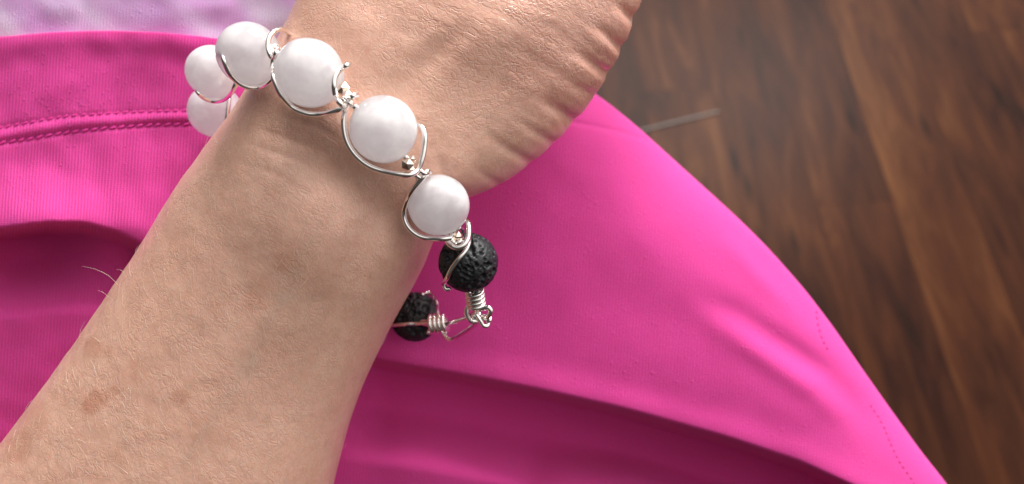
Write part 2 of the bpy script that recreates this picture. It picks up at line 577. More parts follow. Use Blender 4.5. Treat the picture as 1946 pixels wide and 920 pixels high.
# left edge, right edge (pixel, distance) and half heights towards / away from the camera, elbow to knuckles
SECT = [
    ((-560, 1500), (330, 2050), 165, 165, 33, 34, 2.2),
    ((-300, 1190), (430, 1680), 158, 160, 29, 32, 2.2),
    ((-75, 955), (500, 1330), 154, 158, 26, 29, 2.2),
    ((112, 712), (592, 1075), 152, 157, 23.5, 26, 2.2),
    ((278, 470), (672, 778), 151, 156, 21.5, 24, 2.25),
    ((358, 345), (733, 640), 151, 155, 21.2, 23, 2.3),
    ((437, 240), (797, 522), 151, 154, 21.6, 22, 2.35),
    ((515, 120), (862, 394), 149, 153, 21.0, 20, 2.35),
    ((552, 40), (962, 343), 146, 154, 18.6, 18, 2.3),
    ((578, -30), (1078, 245), 143, 155, 16.2, 17, 2.3),
    ((615, -120), (1165, 125), 143, 155, 15.5, 17, 2.3),
    ((680, -215), (1222, -15), 145, 156, 15.5, 16, 2.3),
    ((770, -320), (1262, -150), 150, 160, 14, 14, 2.3),
    ((860, -420), (1300, -290), 158, 166, 10, 11, 2.2),
]
NA = 120
ph = np.linspace(0, 2 * np.pi, NA, endpoint=False)
Ls = catmull([px(*s[0], s[2]) for s in SECT], 16)
Rs = catmull([px(*s[1], s[3]) for s in SECT], 16)
Hh = catmull([(s[4], s[5], s[6]) for s in SECT], 16)
Cs = (Ls + Rs) / 2
Tn = np.gradient(Cs, axis=0)
Tn /= np.linalg.norm(Tn, axis=1)[:, None]
W = (Rs - Ls) / 2
U = np.cross(W, Tn)
U /= np.linalg.norm(U, axis=1)[:, None]
U *= np.sign(U[:, 2])[:, None]
e = 2 / Hh[:, 2][:, None]
ca, sa = np.cos(ph)[None], np.sin(ph)[None]
ce = np.sign(ca) * np.abs(ca) ** e
se = np.sign(sa) * np.abs(sa) ** e
hh = np.where(sa > 0, Hh[:, 0][:, None], Hh[:, 1][:, None])
LV = Cs[:, None] + ce[..., None] * W[:, None] + (se * hh)[..., None] * U[:, None]
nr = len(Cs)
arc = np.concatenate([[0], np.cumsum(np.linalg.norm(np.diff(Cs, axis=0), axis=1))])
Luv = np.zeros((nr, NA, 3))
Luv[..., 0] = ((ph + np.pi / 2) % (2 * np.pi))[None] * 26.0
Luv[..., 1] = arc[:, None]
loft_v = LV.reshape(-1, 3)
loft_f = grid_faces(nr, NA, wrap=True).tolist()
k = len(loft_v)
loft_all = np.vstack([loft_v, Cs[0] - Tn[0] * 14, Cs[-1] + Tn[-1] * 7])
for j in range(NA):
    loft_f.append([k, (j + 1) % NA, j])
    loft_f.append([k + 1, (nr - 1) * NA + j, (nr - 1) * NA + (j + 1) % NA])
# fingers and thumb beyond the picture: tapered bent chains rooted inside the palm
pieces = [(loft_all, loft_f)]
ax = Tn[-12]; wd = W[-12] / np.linalg.norm(W[-12]); up = U[-12]
kn = Cs[-10]
for off, ln, rr in ((-19, 78, 8.6), (-6.5, 86, 8.8), (6.5, 80, 8.4), (18.5, 64, 7.4)):
    b0 = kn + wd * off - ax * 12
    p1 = kn + wd * off * 1.06 + ax * 14 + up * 1
    p2 = p1 + ax * ln * .48 - up * ln * .14 + wd * off * .03
    p3 = p2 + ax * ln * .29 - up * ln * .22
    p4 = p3 + ax * ln * .17 - up * ln * .20
    c = catmull([b0, p1, p2, p3, p4], 10)
    t = np.linspace(0, 1, len(c))
    r_ = rr * (1 - 0.28 * t) * (1 + 0.05 * np.cos(t * 18))
    r_[-6:] *= np.sqrt(np.clip(1 - np.linspace(0, .93, 6) ** 2, 0.05, 1))
    pieces.append(tube(c, r_, 20))
tb = Cs[-42]
c = catmull([tb - wd * 6 + ax * 6, tb - wd * 26 + ax * 24 - up * 8, tb - wd * 38 + ax * 46 - up * 14, tb - wd * 42 + ax * 68 - up * 18], 12)
t = np.linspace(0, 1, len(c))
r_ = 11.5 * (1 - 0.30 * t)
r_[-6:] *= np.sqrt(np.clip(1 - np.linspace(0, .93, 6) ** 2, 0.05, 1))
pieces.append(tube(c, r_, 20))
v, f = merge(pieces)
tmp = obj('arm_source', v, f, M_skin)
md = tmp.modifiers.new('remesh', 'REMESH')
md.mode = 'VOXEL'; md.voxel_size = 0.00065; md.use_smooth_shade = True
md2 = tmp.modifiers.new('smooth', 'SMOOTH')
md2.factor = 0.5; md2.iterations = 6
dg = bpy.context.evaluated_depsgraph_get()
ev = tmp.evaluated_get(dg)
me = ev.to_mesh()
n = len(me.vertices)
V = np.empty(n * 3); me.vertices.foreach_get('co', V); V = V.reshape(-1, 3)
NO = np.empty(n * 3); me.vertex_normals.foreach_get('vector', NO); NO = NO.reshape(-1, 3)
quads = [tuple(p.vertices) for p in me.polygons]
ev.to_mesh_clear()
bpy.data.objects.remove(tmp)
Pm = ((V - CAM) @ ROT) * 1000.0          # camera axes, mm
Nm = NO @ ROT
kd = KDTree(len(loft_v))
for i, p in enumerate(loft_v): kd.insert(p, i)
kd.balance()
UVf = Luv.reshape(-1, 3)
# smooth skin coordinates: blend of the nearest loft points
suv = np.empty((n, 3))
for i in range(n):
    acc = np.zeros(3); ws = 0
    nb = kd.find_n(Pm[i], 4)
    u0 = UVf[nb[0][1]]
    for co, idx, dd in nb:
        q = UVf[idx]
        if abs(q[0] - u0[0]) > 60: continue
        wgt = 1.0 / (dd * dd + 0.05)
        acc += q * wgt; ws += wgt
    suv[i] = acc / ws
d_ = -Pm[:, 2]
PX = CX + Pm[:, 0] / d_ * F
PY = CY - Pm[:, 1] / d_ * F
front = sstep(-0.35, 0.15, Nm[:, 2])
disp = np.zeros(n)
# soft forms: (x, y, radius along, radius across, angle, height mm)
for (x, y, ra, rb, an, hgt) in [
    (690, 75, 70, 45, 1.9, 0.9), (640, 40, 60, 45, 0, 0.5), (930, 60, 150, 70, -0.3, 1.5),
    (560, 250, 60, 36, 0.6, -0.5), (640, 430, 150, 55, -1.0, 0.7), (500, 610, 150, 40, -0.85, 0.5),
    (690, 470, 110, 36, -1.1, -0.5), (860, 330, 45, 60, 0.9, 0.6), (735, 175, 60, 40, 0.5, -0.5),
    (570, 720, 160, 50, -1.0, -0.6), (640, 345, 170, 52, 0.62, -1.8), (560, 470, 130, 60, 0.62, 0.9), (330, 620, 200, 45, -0.95, 0.3)]:
    cx_, sy_ = math.cos(an), math.sin(an)
    a = (PX - x) * cx_ + (PY - y) * sy_
    b_ = -(PX - x) * sy_ + (PY - y) * cx_
    disp += hgt * np.exp(-(a / ra) ** 2 - (b_ / rb) ** 2)
# grooves: polyline, half width px, depth mm, which end is deepest (1 = last point)
for pts, wd_, dep, mode in [
    ([(905, 40), (850, 82), (800, 128), (765, 190)], 22, 1.1, 0.5),
    ([(1120, 40), (1150, 62), (1186, 93)], 9, 1.3, 1), ([(1075, 85), (1120, 115), (1163, 144)], 10, 1.5, 1),
    ([(1060, 140), (1100, 165), (1138, 184)], 7, 0.5, 1), ([(1005, 170), (1060, 205), (1098, 234)], 10, 1.4, 1),
    ([(960, 215), (1010, 245), (1060, 278)], 8, 0.8, 1), ([(905, 240), (960, 280), (1012, 312)], 9, 0.9, 1),
    ([(880, 300), (915, 330), (950, 352)], 7, 0.5, 1), ([(1150, -10), (1190, 20), (1216, 44)], 10, 1.3, 1),
    ([(830, 290), (850, 340), (893, 375)], 10, 0.9, 0.5), ([(1180, -60), (1210, -40), (1235, -25)], 8, 1.0, 1),
    ([(1035, 190), (1065, 222), (1080, 250)], 5, 0.35, 1), ([(1100, 70), (1135, 100), (1172, 122)], 5, 0.3, 1),
    ([(470, 235), (540, 262), (640, 300)], 6, 0.22, 0.5), ([(450, 265), (520, 290), (600, 318)], 5, 0.2, 0.5),
    ([(520, 215), (600, 240), (660, 275)], 5, 0.22, 0.5), ([(430, 300), (520, 330), (640, 400)], 5, 0.15, 0.5),
]:
    sd, al = to_line(PX, PY, pts)
    fade = np.sin(np.pi * np.clip(al, 0.02, 0.98)) if mode == 0.5 else sstep(0, 0.9, al)
    disp -= 0.85 * dep * fade * np.exp(-(sd / (wd_ * 1.1)) ** 2)
hand_side = sstep(0, 1, (PX * 0.6 - PY * 0.8 - 330) / 200)
wrinkle = noise3(np.stack([suv[:, 0] * 0.05, suv[:, 1] * 0.42, suv[:, 0] * 0 + 3.3], 1))
wr2 = noise3(np.stack([suv[:, 0] * 0.11, suv[:, 1] * 0.9, suv[:, 0] * 0 + 9.3], 1))
edge = sstep(-250, 0, (PX - 1150) * 0.84 + (PY - 165) * 0.54) * hand_side
disp += hand_side * (0.07 * wrinkle + 0.05 * wr2) + edge * 0.25 * wrinkle
disp += 0.10 * noise3(Pm * 0.16) + 0.05 * noise3(Pm * 0.45)
Pm2 = Pm + Nm * (disp * front)[:, None]

# skin tone: what the skin itself carries (tan, flush, age spots, veins)
tone = np.tile(np.array([0.725, 0.440, 0.338]), (n, 1))
pal = np.array([0.71, 0.36, 0.29])                         # the pinker palm side
kpal = sstep(0.35, -0.35, Nm[:, 2]) * 0.8
kpal = np.maximum(kpal, edge * 0.55)
tone = tone * (1 - kpal[:, None]) + pal * kpal[:, None]
big = noise3(Pm * 0.05) * 0.5 + noise3(Pm * 0.12 + 5) * 0.5
tone *= 1 + big[:, None] * np.array([0.05, 0.10, 0.11])
tone *= 1 - (hand_side * 0.10)[:, None] * np.array([0.4, 1.0, 1.1])
for (x, y, r1, k_) in [(178, 766, 26, .42), (178, 660, 24, .28), (205, 668, 13, .25), (492, 556, 36, .22), (340, 752, 20, .25), (150, 640, 16, .12),
                       (545, 500, 26, .22), (560, 470, 20, .12), (215, 745, 16, .25), (410, 590, 20, .12), (270, 700, 22, .10), (460, 480, 18, .10),
                       (60, 800, 40, .2), (30, 850, 34, .25), (620, 560, 22, .10), (230, 870, 30, .12), (400, 820, 40, .10), (520, 660, 24, .10)]:
    rr_ = np.hypot(PX - x, PY - y) * (1 + 0.35 * noise3(Pm * 0.30))
    g = k_ * (1 - sstep(r1 * 0.55, r1 * 1.15, rr_)) * front
    tone *= 1 - 0.95 * g[:, None] * np.array([0.42, 0.72, 0.85])
for pts, wd_ in [([(470, 700), (520, 590), (560, 520), (600, 440)], 13), ([(470, 545), (540, 570), (620, 560)], 10), ([(350, 880), (430, 760), (480, 690)], 14)]:
    sd, al = to_line(PX, PY, pts)
    g = 0.28 * np.exp(-(sd / wd_) ** 2) * front
    tone *= 1 - g[:, None] * np.array([0.22, 0.10, 0.08])

arm_w = world(Pm2) - np.array(person.location)
me = bpy.data.meshes.new('arm')
me.from_pydata(arm_w.tolist(), [], quads)
me.polygons.foreach_set('use_smooth', [True] * len(me.polygons))
me.materials.append(M_skin)
vec_attr(me, 'skin_uv', suv)
vec_attr(me, 'skin_tone', np.clip(tone, 0.01, 1), 'FLOAT_COLOR')
vec_attr(me, 'hand_side', hand_side, 'FLOAT')
arm = bpy.data.objects.new('arm', me)
col.objects.link(arm)
arm.parent = person
bvh = BVHTree.FromPolygons([Vector(p) for p in Pm2], quads)

def skin_hit(x, y):
    d = Vector(((x - CX) / F, (CY - y) / F, -1)).normalized()
    h = bvh.ray_cast(Vector((0, 0, 0)), d)
    return (np.array(h[0]), np.array(h[1])) if h[0] is not None else (None, None)

# fine fair hairs on the forearm
hp = []
def hair(base, nrm, direction, length, lift, curl, r=0.026):
    P = []
    side = np.cross(nrm, direction)
    for t in np.linspace(0, 1, 7):
        P.append(base + direction * length * t + nrm * (lift * math.sin(t * 2.2) - 0.1) + side * curl * t * t)
    P = np.array(P)
    hp.append(tube(P, r * np.linspace(1, 0.35, 7), 4, cap=False))
for i in range(1500):
    x, y = random.uniform(0, 900), random.uniform(100, 920)
    b0, n0 = skin_hit(x, y)
    if b0 is None: continue
    an = random.gauss(1.15, 0.5)
    d = np.array([math.cos(an) * 0.8 - 0.1, math.sin(an), 0])
    d = d - n0 * (d @ n0); d /= np.linalg.norm(d)
    hair(b0, n0, d, random.uniform(1.2, 4.2), random.uniform(0.15, 0.7), random.uniform(-0.9, 0.9), random.choice((0.018, 0.024, 0.034)))
def traced(pts, lift, r=0.03):
    P = []
    last = 150.0
    for i, (x, y) in enumerate(pts):
        b0, n0 = skin_hit(x, y)
        if b0 is not None: last = -b0[2]
        P.append(px(x, y, last - lift * math.sin(i / (len(pts) - 1) * 2.4) - 0.05))
    P = catmull(P, 6)
    hp.append(tube(P, r * np.linspace(1.1, 0.4, len(P)), 5, cap=False))
for pts, lf in [([(224, 541), (206, 524), (182, 512), (155, 506)], 2), ([(240, 527), (232, 515), (222, 512)], 1.5), ([(262, 492), (257, 478), (262, 468)], 1),
                ([(206, 565), (196, 556), (186, 552)], 1), ([(190, 650), (180, 642), (165, 640), (156, 642)], 1), ([(183, 718), (180, 700), (172, 684)], .8),
                ([(47, 783), (52, 770), (62, 760)], 1), ([(432, 610), (433, 598), (424, 586)], .8), ([(382, 660), (388, 650), (398, 646)], .6),
                ([(548, 398), (545, 386), (540, 374)], .6), ([(585, 530), (574, 542), (570, 546)], .5), ([(230, 752), (240, 742), (246, 734)], .6),
                ([(820, 174), (832, 170), (844, 168)], .6), ([(930, 243), (942, 244), (955, 246)], .6)]:
    traced(pts, lf)
v, f = merge(hp)
tag(obj('arm_hair', v, f, M_hair, person), kind='stuff')

# ------------------------------------------------------------------ pink shorts and lilac top
XE_Y = np.array([60, 90, 130, 185, 235, 320, 410, 470, 550, 620, 690, 770, 860, 920, 1000, 1200])
XE_X = np.array([860, 960, 1070, 1150, 1210, 1302, 1400, 1460, 1530, 1583, 1631, 1687, 1752, 1800, 1850, 1960])
YT_X = np.array([-400, -200, 0, 100, 200, 300, 400, 450, 540, 700, 1200])
YT_Y = np.array([95, 84, 70, 61, 58, 61, 71, 80, 92, 98, 98])
def smooth_interp(x, xp, fp):
    xs = np.linspace(xp[0], xp[-1], 400)
    fs = np.interp(xs, xp, fp)
    kx = np.ones(15) / 15
    fs = np.convolve(np.pad(fs, 7, mode='reflect', reflect_type='odd'), kx, 'valid')
    return np.interp(x, xs, fs)
RIDGE = [(560, 650), (640, 664), (717, 681), (867, 707), (1026, 738), (1184, 774), (1382, 829), (1520, 875), (1640, 930), (1760, 1000)]
FOLD = [(-400, 440), (-100, 437), (0, 431), (90, 420), (160, 420), (225, 437), (290, 470), (400, 520)]
ST_UP = [(-250, 300), (-100, 268), (0, 243), (65, 231), (125, 221), (200, 216), (275, 212), (350, 210), (480, 208)]
ST_LO = [(-250, 332), (-100, 298), (0, 272), (50, 265), (100, 256), (150, 249), (200, 244), (250, 240), (300, 237), (360, 236), (480, 236)]

def cloth_depth(X, Y, full=True):
    h = np.zeros(np.shape(X))
    # waistband and the roll of cloth above the left fold
    fy = np.array(FOLD, float)
    sdF = Y - smooth_interp(np.clip(X, -390, 395), fy[:, 0], fy[:, 1])
    alF = X / 420.0
    left = 1 - sstep(420, 640, X)
    roll = np.where(sdF < 0, np.exp(-(sdF / 75.0) ** 2) * 6.5, 6.5 - 26.0 * sstep(0, 30, sdF))
    back = -19.5 + 17.5 * sstep(62, 180, sdF) + 3.0 * np.clip((sdF - 120) / 300, 0, 1)
    roll = np.where(sdF < 30, roll, back)
    amp = 0.75 + 0.25 * np.sin(alF * 9)
    h = h + roll * left * amp
    h = h + left * (1.5 + 4.5 * np.clip((Y - 230) / 340, -0.6, 0.6))
    # ridge across the thigh with a deep hollow under it
    ry = np.array(RIDGE, float)
    Xc = np.clip(X, 561, 1759)
    sdR = (Y - smooth_interp(Xc, ry[:, 0], ry[:, 1])) * 0.96
    alR = (Xc - 560) / 1200
    right = sstep(560, 740, X)
    a = 0.8 + 0.5 * sstep(0.1, 0.6, alR)
    up_ = np.where(sdR < 0, 1.2 * np.exp(-(sdR / 34.0) ** 2), 1.2)
    drop = -(26.0) * a * sstep(0, 20, sdR) + 19.0 * a * sstep(78, 205 - 40 * alR, sdR)
    h = h + right * np.where(sdR < 0, up_, up_ + drop)
    # lower bulge and hollow at the bottom
    h = h + 3.2 * np.exp(-((X - 760) / 150) ** 2 - ((Y - 860) / 55) ** 2) - 3.0 * np.exp(-((X - 1010) / 46) ** 2 - ((Y - 900) / 60) ** 2)
    h = h + 2.6 * np.exp(-((X - 1180) / 120) ** 2 - ((Y - 905) / 36) ** 2)
    # the thigh turns away toward its outer edge (the ridge is the crest)
    fall = np.where(sdR < 0, np.clip(-sdR / 420, 0, 1.4), 0)
    h = h - 6.8 * fall ** 2 * sstep(640, 900, X)
    # long soft folds beside the outer seam
    for pts, wd_, dp in [([(1300, 545), (1400, 597), (1488, 657), (1568, 711), (1629, 772), (1680, 850)], 26, 1.7),
                         ([(1360, 400), (1440, 482), (1515, 563), (1568, 637)], 20, 0.8)]:
        sd, al = to_line(X, Y, pts)
        fd = np.sin(np.pi * np.clip(al, 0.0, 1.0)) ** 1.6
        h = h - dp * fd * np.exp(-(sd / wd_) ** 2) + dp * 0.7 * fd * np.exp(-((sd - wd_ * 1.3) / wd_) ** 2)
    sd, al = to_line(X, Y, [(1050, 222), (1095, 233), (1160, 246), (1205, 258), (1250, 275)])
    h = h - 0.35 * np.exp(-(sd / 5.0) ** 2)
    # seam pillow between the two stitch rows
    su, _ = to_line(X, Y, ST_UP)
    sl, _ = to_line(X, Y, ST_LO)
    mid = np.exp(-((su + sl) / 2 / 10.0) ** 2)
    band = 1 - sstep(480, 540, X)
    h = h + band * (0.5 * mid - 0.24 * np.exp(-(su / 5.0) ** 2) - 0.42 * np.exp(-(sl / 5.0) ** 2))
    # waistband: slight roll near its top edge
    yt = smooth_interp(X, YT_X, YT_Y)
    h = h + 0.7 * np.exp(-((Y - yt - 14) / 26.0) ** 2) - 0.3 * np.exp(-((Y - yt - 62) / 40.0) ** 2)
    pp = np.stack([X * 0.012, Y * 0.012, X * 0], -1)
    h = h + 0.9 * noise3(pp * 0.5) + 0.30 * (1 - 0.75 * sstep(500, 750, X)) * noise3(pp * 1.7 + 7)
    base = 180.0 - 7.0 * (1 - sstep(200, 900, X)) + 3.0 * sstep(500, 900, Y) * (1 - sstep(200, 600, X))
    return base - h

NU, NV = 460, 330
uu = np.linspace(0, 1, NU)
uu = 1 - (1 - uu) ** 1.25
vv = np.linspace(0, 1, NV)
Vg, Ug = np.meshgrid(vv, uu, indexing='ij')
Y0 = 90 + (1130 - 90) * Vg
xe = smooth_interp(Y0, XE_Y, XE_X)
X = -330 + (xe + 330) * Ug
Y = Y0 + (smooth_interp(X, YT_X, YT_Y) - 90) * (1 - Vg) ** 4
D = cloth_depth(X, Y)
s = np.clip((xe - X) * 0.72, 0, None)
Wd = 175.0
roundoff = np.where(s < Wd, 1 - np.sqrt(np.clip(1 - (1 - s / Wd) ** 2, 0, 1)), 0)
D = D + 14.0 * roundoff
# turned-under outer side
NB = 26
tt = np.linspace(0, 1, NB + 1)[1:]
Xb = X[:, -1:] - 130 * tt[None] ** 2
Yb = Y[:, -1:] + 60 * tt[None] ** 2
Db = D[:, -1:] + 75 * tt[None] ** 0.8
X = np.hstack([X, Xb]); Y = np.hstack([Y, Yb]); D = np.hstack([D, Db])
# turned-under top hem
NT = 5
rows = []
for i in range(NT, 0, -1):
    t = i / NT
    rows.append((X[:1] + 0, Y[:1] + 3.5 * t * t, D[:1] + 0.3 + 3.2 * t))
X = np.vstack([r[0] for r in rows] + [X]); Y = np.vstack([r[1] for r in rows] + [Y]); D = np.vstack([r[2] for r in rows] + [D])
P = px(X, Y, D)
nr_, nc_ = X.shape
cuv = np.stack([X * 0.131, -Y * 0.131, X * 0], -1).reshape(-1, 3)
faces = grid_faces(nr_, nc_, flip=True)
su, _ = to_line(X, Y, ST_LO)
belt = (su < 0) & (X < 900) & (Y < 330)
belt |= np.arange(nr_)[:, None] < NT + 2
vb = belt.reshape(-1)
fb = vb[faces].all(1)
def sub_mesh(sel):
    fs = faces[sel]
    used = np.unique(fs)
    mp = -np.ones(nr_ * nc_, int); mp[used] = np.arange(len(used))
    return used, mp[fs]
used, fs = sub_mesh(~fb)
shorts = obj('shorts', P.reshape(-1, 3)[used], fs, M_pink, person)
shorts['label'] = 'bright pink jersey shorts with soft folds'
vec_attr(shorts.data, 'cloth_uv', cuv[used])
used, fs = sub_mesh(fb)
wb = obj('waistband', P.reshape(-1, 3)[used], fs, M_pink, shorts)
vec_attr(wb.data, 'cloth_uv', cuv[used])

def ellipsoid(name, a, b, c, mat, seg=10, ring=7):
    bm = bmesh.new()
    bmesh.ops.create_uvsphere(bm, u_segments=seg, v_segments=ring, radius=1.0)
    bmesh.ops.scale(bm, verts=bm.verts, vec=(a * .001, b * .001, c * .001))
    me = bpy.data.meshes.new(name)
    bm.to_mesh(me); bm.free()
    me.polygons.foreach_set('use_smooth', [True] * len(me.polygons))
    me.materials.append(mat)
    return me
def stitches(pts, step, mesh, tilt, parent, raise_, x_max=1e9):
    c = catmull(np.array([(x, y, 0) for x, y in pts]), 12)[:, :2]
    seg = np.concatenate([[0], np.cumsum(np.linalg.norm(np.diff(c, axis=0), axis=1))])
    for q in np.arange(0, seg[-1], step):
        q += random.uniform(-1, 1)
        x, y = np.interp(q, seg, c[:, 0]), np.interp(q, seg, c[:, 1])
        if x < -60 or x > x_max: continue
        x2, y2 = np.interp(q + 3, seg, c[:, 0]), np.interp(q + 3, seg, c[:, 1])
        sd_ = 0
        if parent is shorts and x > 1000:
            e_ = float(smooth_interp(np.array([y]), XE_Y, XE_X)[0])
            s_ = (e_ - x) * 0.72
            sd_ = 14.0 * (1 - math.sqrt(max(0, 1 - (1 - s_ / Wd) ** 2))) if s_ < Wd else 0
        d = float(cloth_depth(np.array([x]), np.array([y]))[0]) + sd_ - raise_
        a = math.atan2(-(y2 - y), x2 - x) + tilt + random.uniform(-.12, .12)
        o = bpy.data.objects.new('stitch', mesh)
        col.objects.link(o)
        o.parent = parent
        o.location = Vector(world(px(x, y, d))) - origin_of(parent)
        o.rotation_euler = (Matrix.Rotation(PITCH, 3, 'X') @ Matrix.Rotation(a, 3, 'Z')).to_euler()
stitches(ST_LO, 17.5, ellipsoid('stitch', 0.95, 0.26, 0.30, M_thread), 0.28, wb, 0.26, 470)
stitches(ST_UP, 16.0, ellipsoid('stitch', 0.75, 0.20, 0.24, M_thread), 0.28, wb, 0.14, 470)
sm_ = ellipsoid('stitch', 0.50, 0.28, 0.22, M_seam)
stitches([(1552, 594), (1554, 614), (1561, 640), (1573, 665)], 12, sm_, 0, shorts, 0.0)
stitches([(1655, 772), (1676, 804), (1693, 844), (1709, 877), (1728, 904), (1750, 940)], 12, sm_, 0, shorts, 0.0)

# lint and pills standing on the cloth
lp = []
bmv = bmesh.new(); bmesh.ops.create_icosphere(bmv, subdivisions=1, radius=1.0)
ico_v = np.array([v.co[:] for v in bmv.verts]); ico_f = [[v.index for v in f.verts] for f in bmv.faces]; bmv.free()
def pill(x, y, r):
    yt = float(smooth_interp(np.array([x]), YT_X, YT_Y)[0])
    if y < yt + 8: return
    d = float(cloth_depth(np.array([x]), np.array([y]))[0])
    sc_ = np.array([random.uniform(.7, 1.5), random.uniform(.7, 1.4), 0.6]) * r
    lp.append((px(x, y, d - r * 0.15) + ico_v * sc_, ico_f))
for i in range(330):
    pill(random.gauss(150, 95), random.gauss(190, 55), random.uniform(0.08, 0.22))
for i in range(260):
    pill(random.uniform(-20, 330), random.uniform(540, 840), random.uniform(0.06, 0.17))
for i in range(110):
    t = random.random()
    pill(760 + 420 * t + random.gauss(0, 20), 675 + 85 * t + random.gauss(0, 16), random.uniform(0.06, 0.17))
for i in range(25):
    pill(random.uniform(900, 1250), random.uniform(430, 680), random.uniform(0.05, 0.11))
v, f = merge(lp)
tag(obj('lint', v, f, M_pink, shorts), kind='stuff')
vec_attr(bpy.data.objects['lint'].data, 'cloth_uv', np.zeros((len(v), 3)))

xs = np.linspace(-360, 960, 200); ys = np.linspace(-220, 0, 70)
Yr, Xs = np.meshgrid(np.linspace(0, 1, 80), xs, indexing='ij')
yt = smooth_interp(Xs, YT_X, YT_Y)
Ys = -260 + (yt + 26 + 260) * Yr
Ds = cloth_depth(Xs, yt + 4) + 2.6 - 0.002 * (yt - Ys) + 0.9 * noise3(np.stack([Xs * 0.01, Ys * 0.016, Xs * 0 + 4], -1)) + 0.12 * noise3(np.stack([Xs * 0.03, Ys * 0.03, Xs * 0], -1))
Ds = np.where(Ys > yt - 6, np.maximum(Ds, cloth_depth(Xs, np.maximum(Ys, yt + 2)) + 2.2), Ds)
shirt = obj('shirt', px(Xs, Ys, Ds).reshape(-1, 3), grid_faces(80, 200, flip=True), M_lilac, person)
shirt['label'] = 'lilac jersey top with pale dye streaks'
vec_attr(shirt.data, 'cloth_uv', np.stack([Xs * 0.131, -Ys * 0.131, Xs * 0], -1).reshape(-1, 3))

# ------------------------------------------------------------------ the bracelet
BEADS = {   # centre pixel, distance, radius mm
    'A': (409, 211, 163, 6.05), 'B': (405, 137, 150, 5.55), 'C': (473, 103, 131, 5.78), 'D': (588, 139, 124.5, 6.0),
    'E': (729, 246, 125, 5.95), 'F': (834, 390, 134, 5.8), 'G': (890, 499, 142, 5.95), 'H': (789, 602, 172, 6.0)}
bracelet = empty('bracelet', world(px(688, 256, 131)))
tag(bracelet, 'silver wire bracelet of milky white and black lava beads worn on the wrist', 'bracelet')
def bead_mesh(sub):
    bm = bmesh.new(); bmesh.ops.create_icosphere(bm, subdivisions=sub, radius=1.0)
    v = np.array([x.co[:] for x in bm.verts]); f = [[x.index for x in q.verts] for q in bm.faces]; bm.free()
    return v, f
sv, sf = bead_mesh(5)
def place_mesh(name, local_mm, faces, mat, centre_px, parent, smooth=True):
    loc = world(px(*centre_px))
    me = bpy.data.meshes.new(name)
    me.from_pydata((np.asarray(local_mm) * 0.001).tolist(), [], faces)
    me.polygons.foreach_set('use_smooth', [smooth] * len(me.polygons))
    me.materials.append(mat)
    o = bpy.data.objects.new(name, me)
    col.objects.link(o)
    o.parent = parent
    o.location = Vector(loc) - origin_of(parent)
    o.rotation_euler = (PITCH, 0, 0)
    return o
BO = {}
for kx_ in 'ABCDEF':
    x, y, d, r = BEADS[kx_]
    loc_v = sv * r * (1 + 0.006 * noise3(sv * 1.6 + ord(kx_)))[:, None]
    BO[kx_] = place_mesh('quartz_bead', loc_v, sf, M_quartz, (x, y, d), bracelet)
lv, lf = bead_mesh(6)
for kx_ in 'GH':
    x, y, d, r = BEADS[kx_]
    lr = np.random.default_rng(ord(kx_))
    dsp = 0.08 * noise3(lv * 3.0 + ord(kx_)) + 0.03 * noise3(lv * 12.0)
    npit = 760
    cen = lr.normal(size=(npit, 3)); cen /= np.linalg.norm(cen, axis=1)[:, None]
    rad = np.exp(lr.normal(-3.22, 0.52, npit))
    pit = np.zeros(len(lv))
    wob = 1 + 0.18 * noise3(lv * 7.0 + 3)
    for c_, r0 in zip(cen, rad):
        q = np.linalg.norm(lv - c_, axis=1) / r0 * wob
        pit = np.maximum(pit, np.where(q < 1, np.clip(1 - q ** 3, 0, 1) ** 0.5 * min(r0, .10) * 9.0, 0))
        lz = lv * (r + dsp - pit)[:, None]
    BO[kx_] = place_mesh('lava_bead', lz, lf, M_lava, (x, y, d), bracelet)
    BO[kx_]['label'] = 'black pitted lava bead'
BO['A']['label'] = 'lowest white bead beside the wrist'

WR = 0.46
def on_bead(kx_, x, y, lift=0.0):
    """wire point in front of a bead (or level with its centre when outside its outline)"""
    bx, by, bd, r = BEADS[kx_]
    R = r + WR * 0.9 + lift
    for it in range(3):
        d = bd if it == 0 else d
        q = px(x, y, d) - px(bx, by, bd)
        rho2 = q[0] ** 2 + q[1] ** 2
        d = bd - math.sqrt(max(0.0, R * R - rho2))
    return px(x, y, d)
def at(x, y, d): return px(x, y, d)
def wire(name, pts, r=WR, n=10, mat=None, parent=bracelet, sides=14):
    c = catmull(pts, n)
    v, f = tube(c, r, sides)
    return obj(name, v, f, mat or M_silver, parent)
def coil_path(p0, p1, rad, turns, n=22, start=0.0, squash=1.0):
    p0, p1 = np.array(p0), np.array(p1)
    axis = p1 - p0; L = np.linalg.norm(axis); axis /= L
    a = np.array([0.0, 0.0, 1.0]); a = a - axis * (a @ axis); a /= np.linalg.norm(a)
    b = np.cross(axis, a)
    t = np.linspace(0, 1, int(turns * n) + 1)
    an = start + t * turns * 2 * np.pi
    return p0 + t[:, None] * axis * L + rad * (np.cos(an)[:, None] * a * squash + np.sin(an)[:, None] * b)
def coil(name, p0, p1, rad, turns, r=WR, start=0.0, parent=bracelet):
    v, f = tube(coil_path(p0, p1, rad, turns, start=start), r, 12)
    return obj(name, v, f, M_silver, parent)
def faceted(x, y, d, r, parent=bracelet):
    bm = bmesh.new(); bmesh.ops.create_icosphere(bm, subdivisions=1, radius=r)
    v = np.array([q.co[:] for q in bm.verts]); f = [[q.index for q in z.verts] for z in bm.faces]; bm.free()
    return place_mesh('accent_bead', v * np.array([1, .92, 1]), f, M_gold, (x, y, d), parent, smooth=False)
def ball(x, y, d, r, name='spacer_bead', parent=bracelet):
    return place_mesh(name, sv * r, sf, M_silver, (x, y, d), parent)

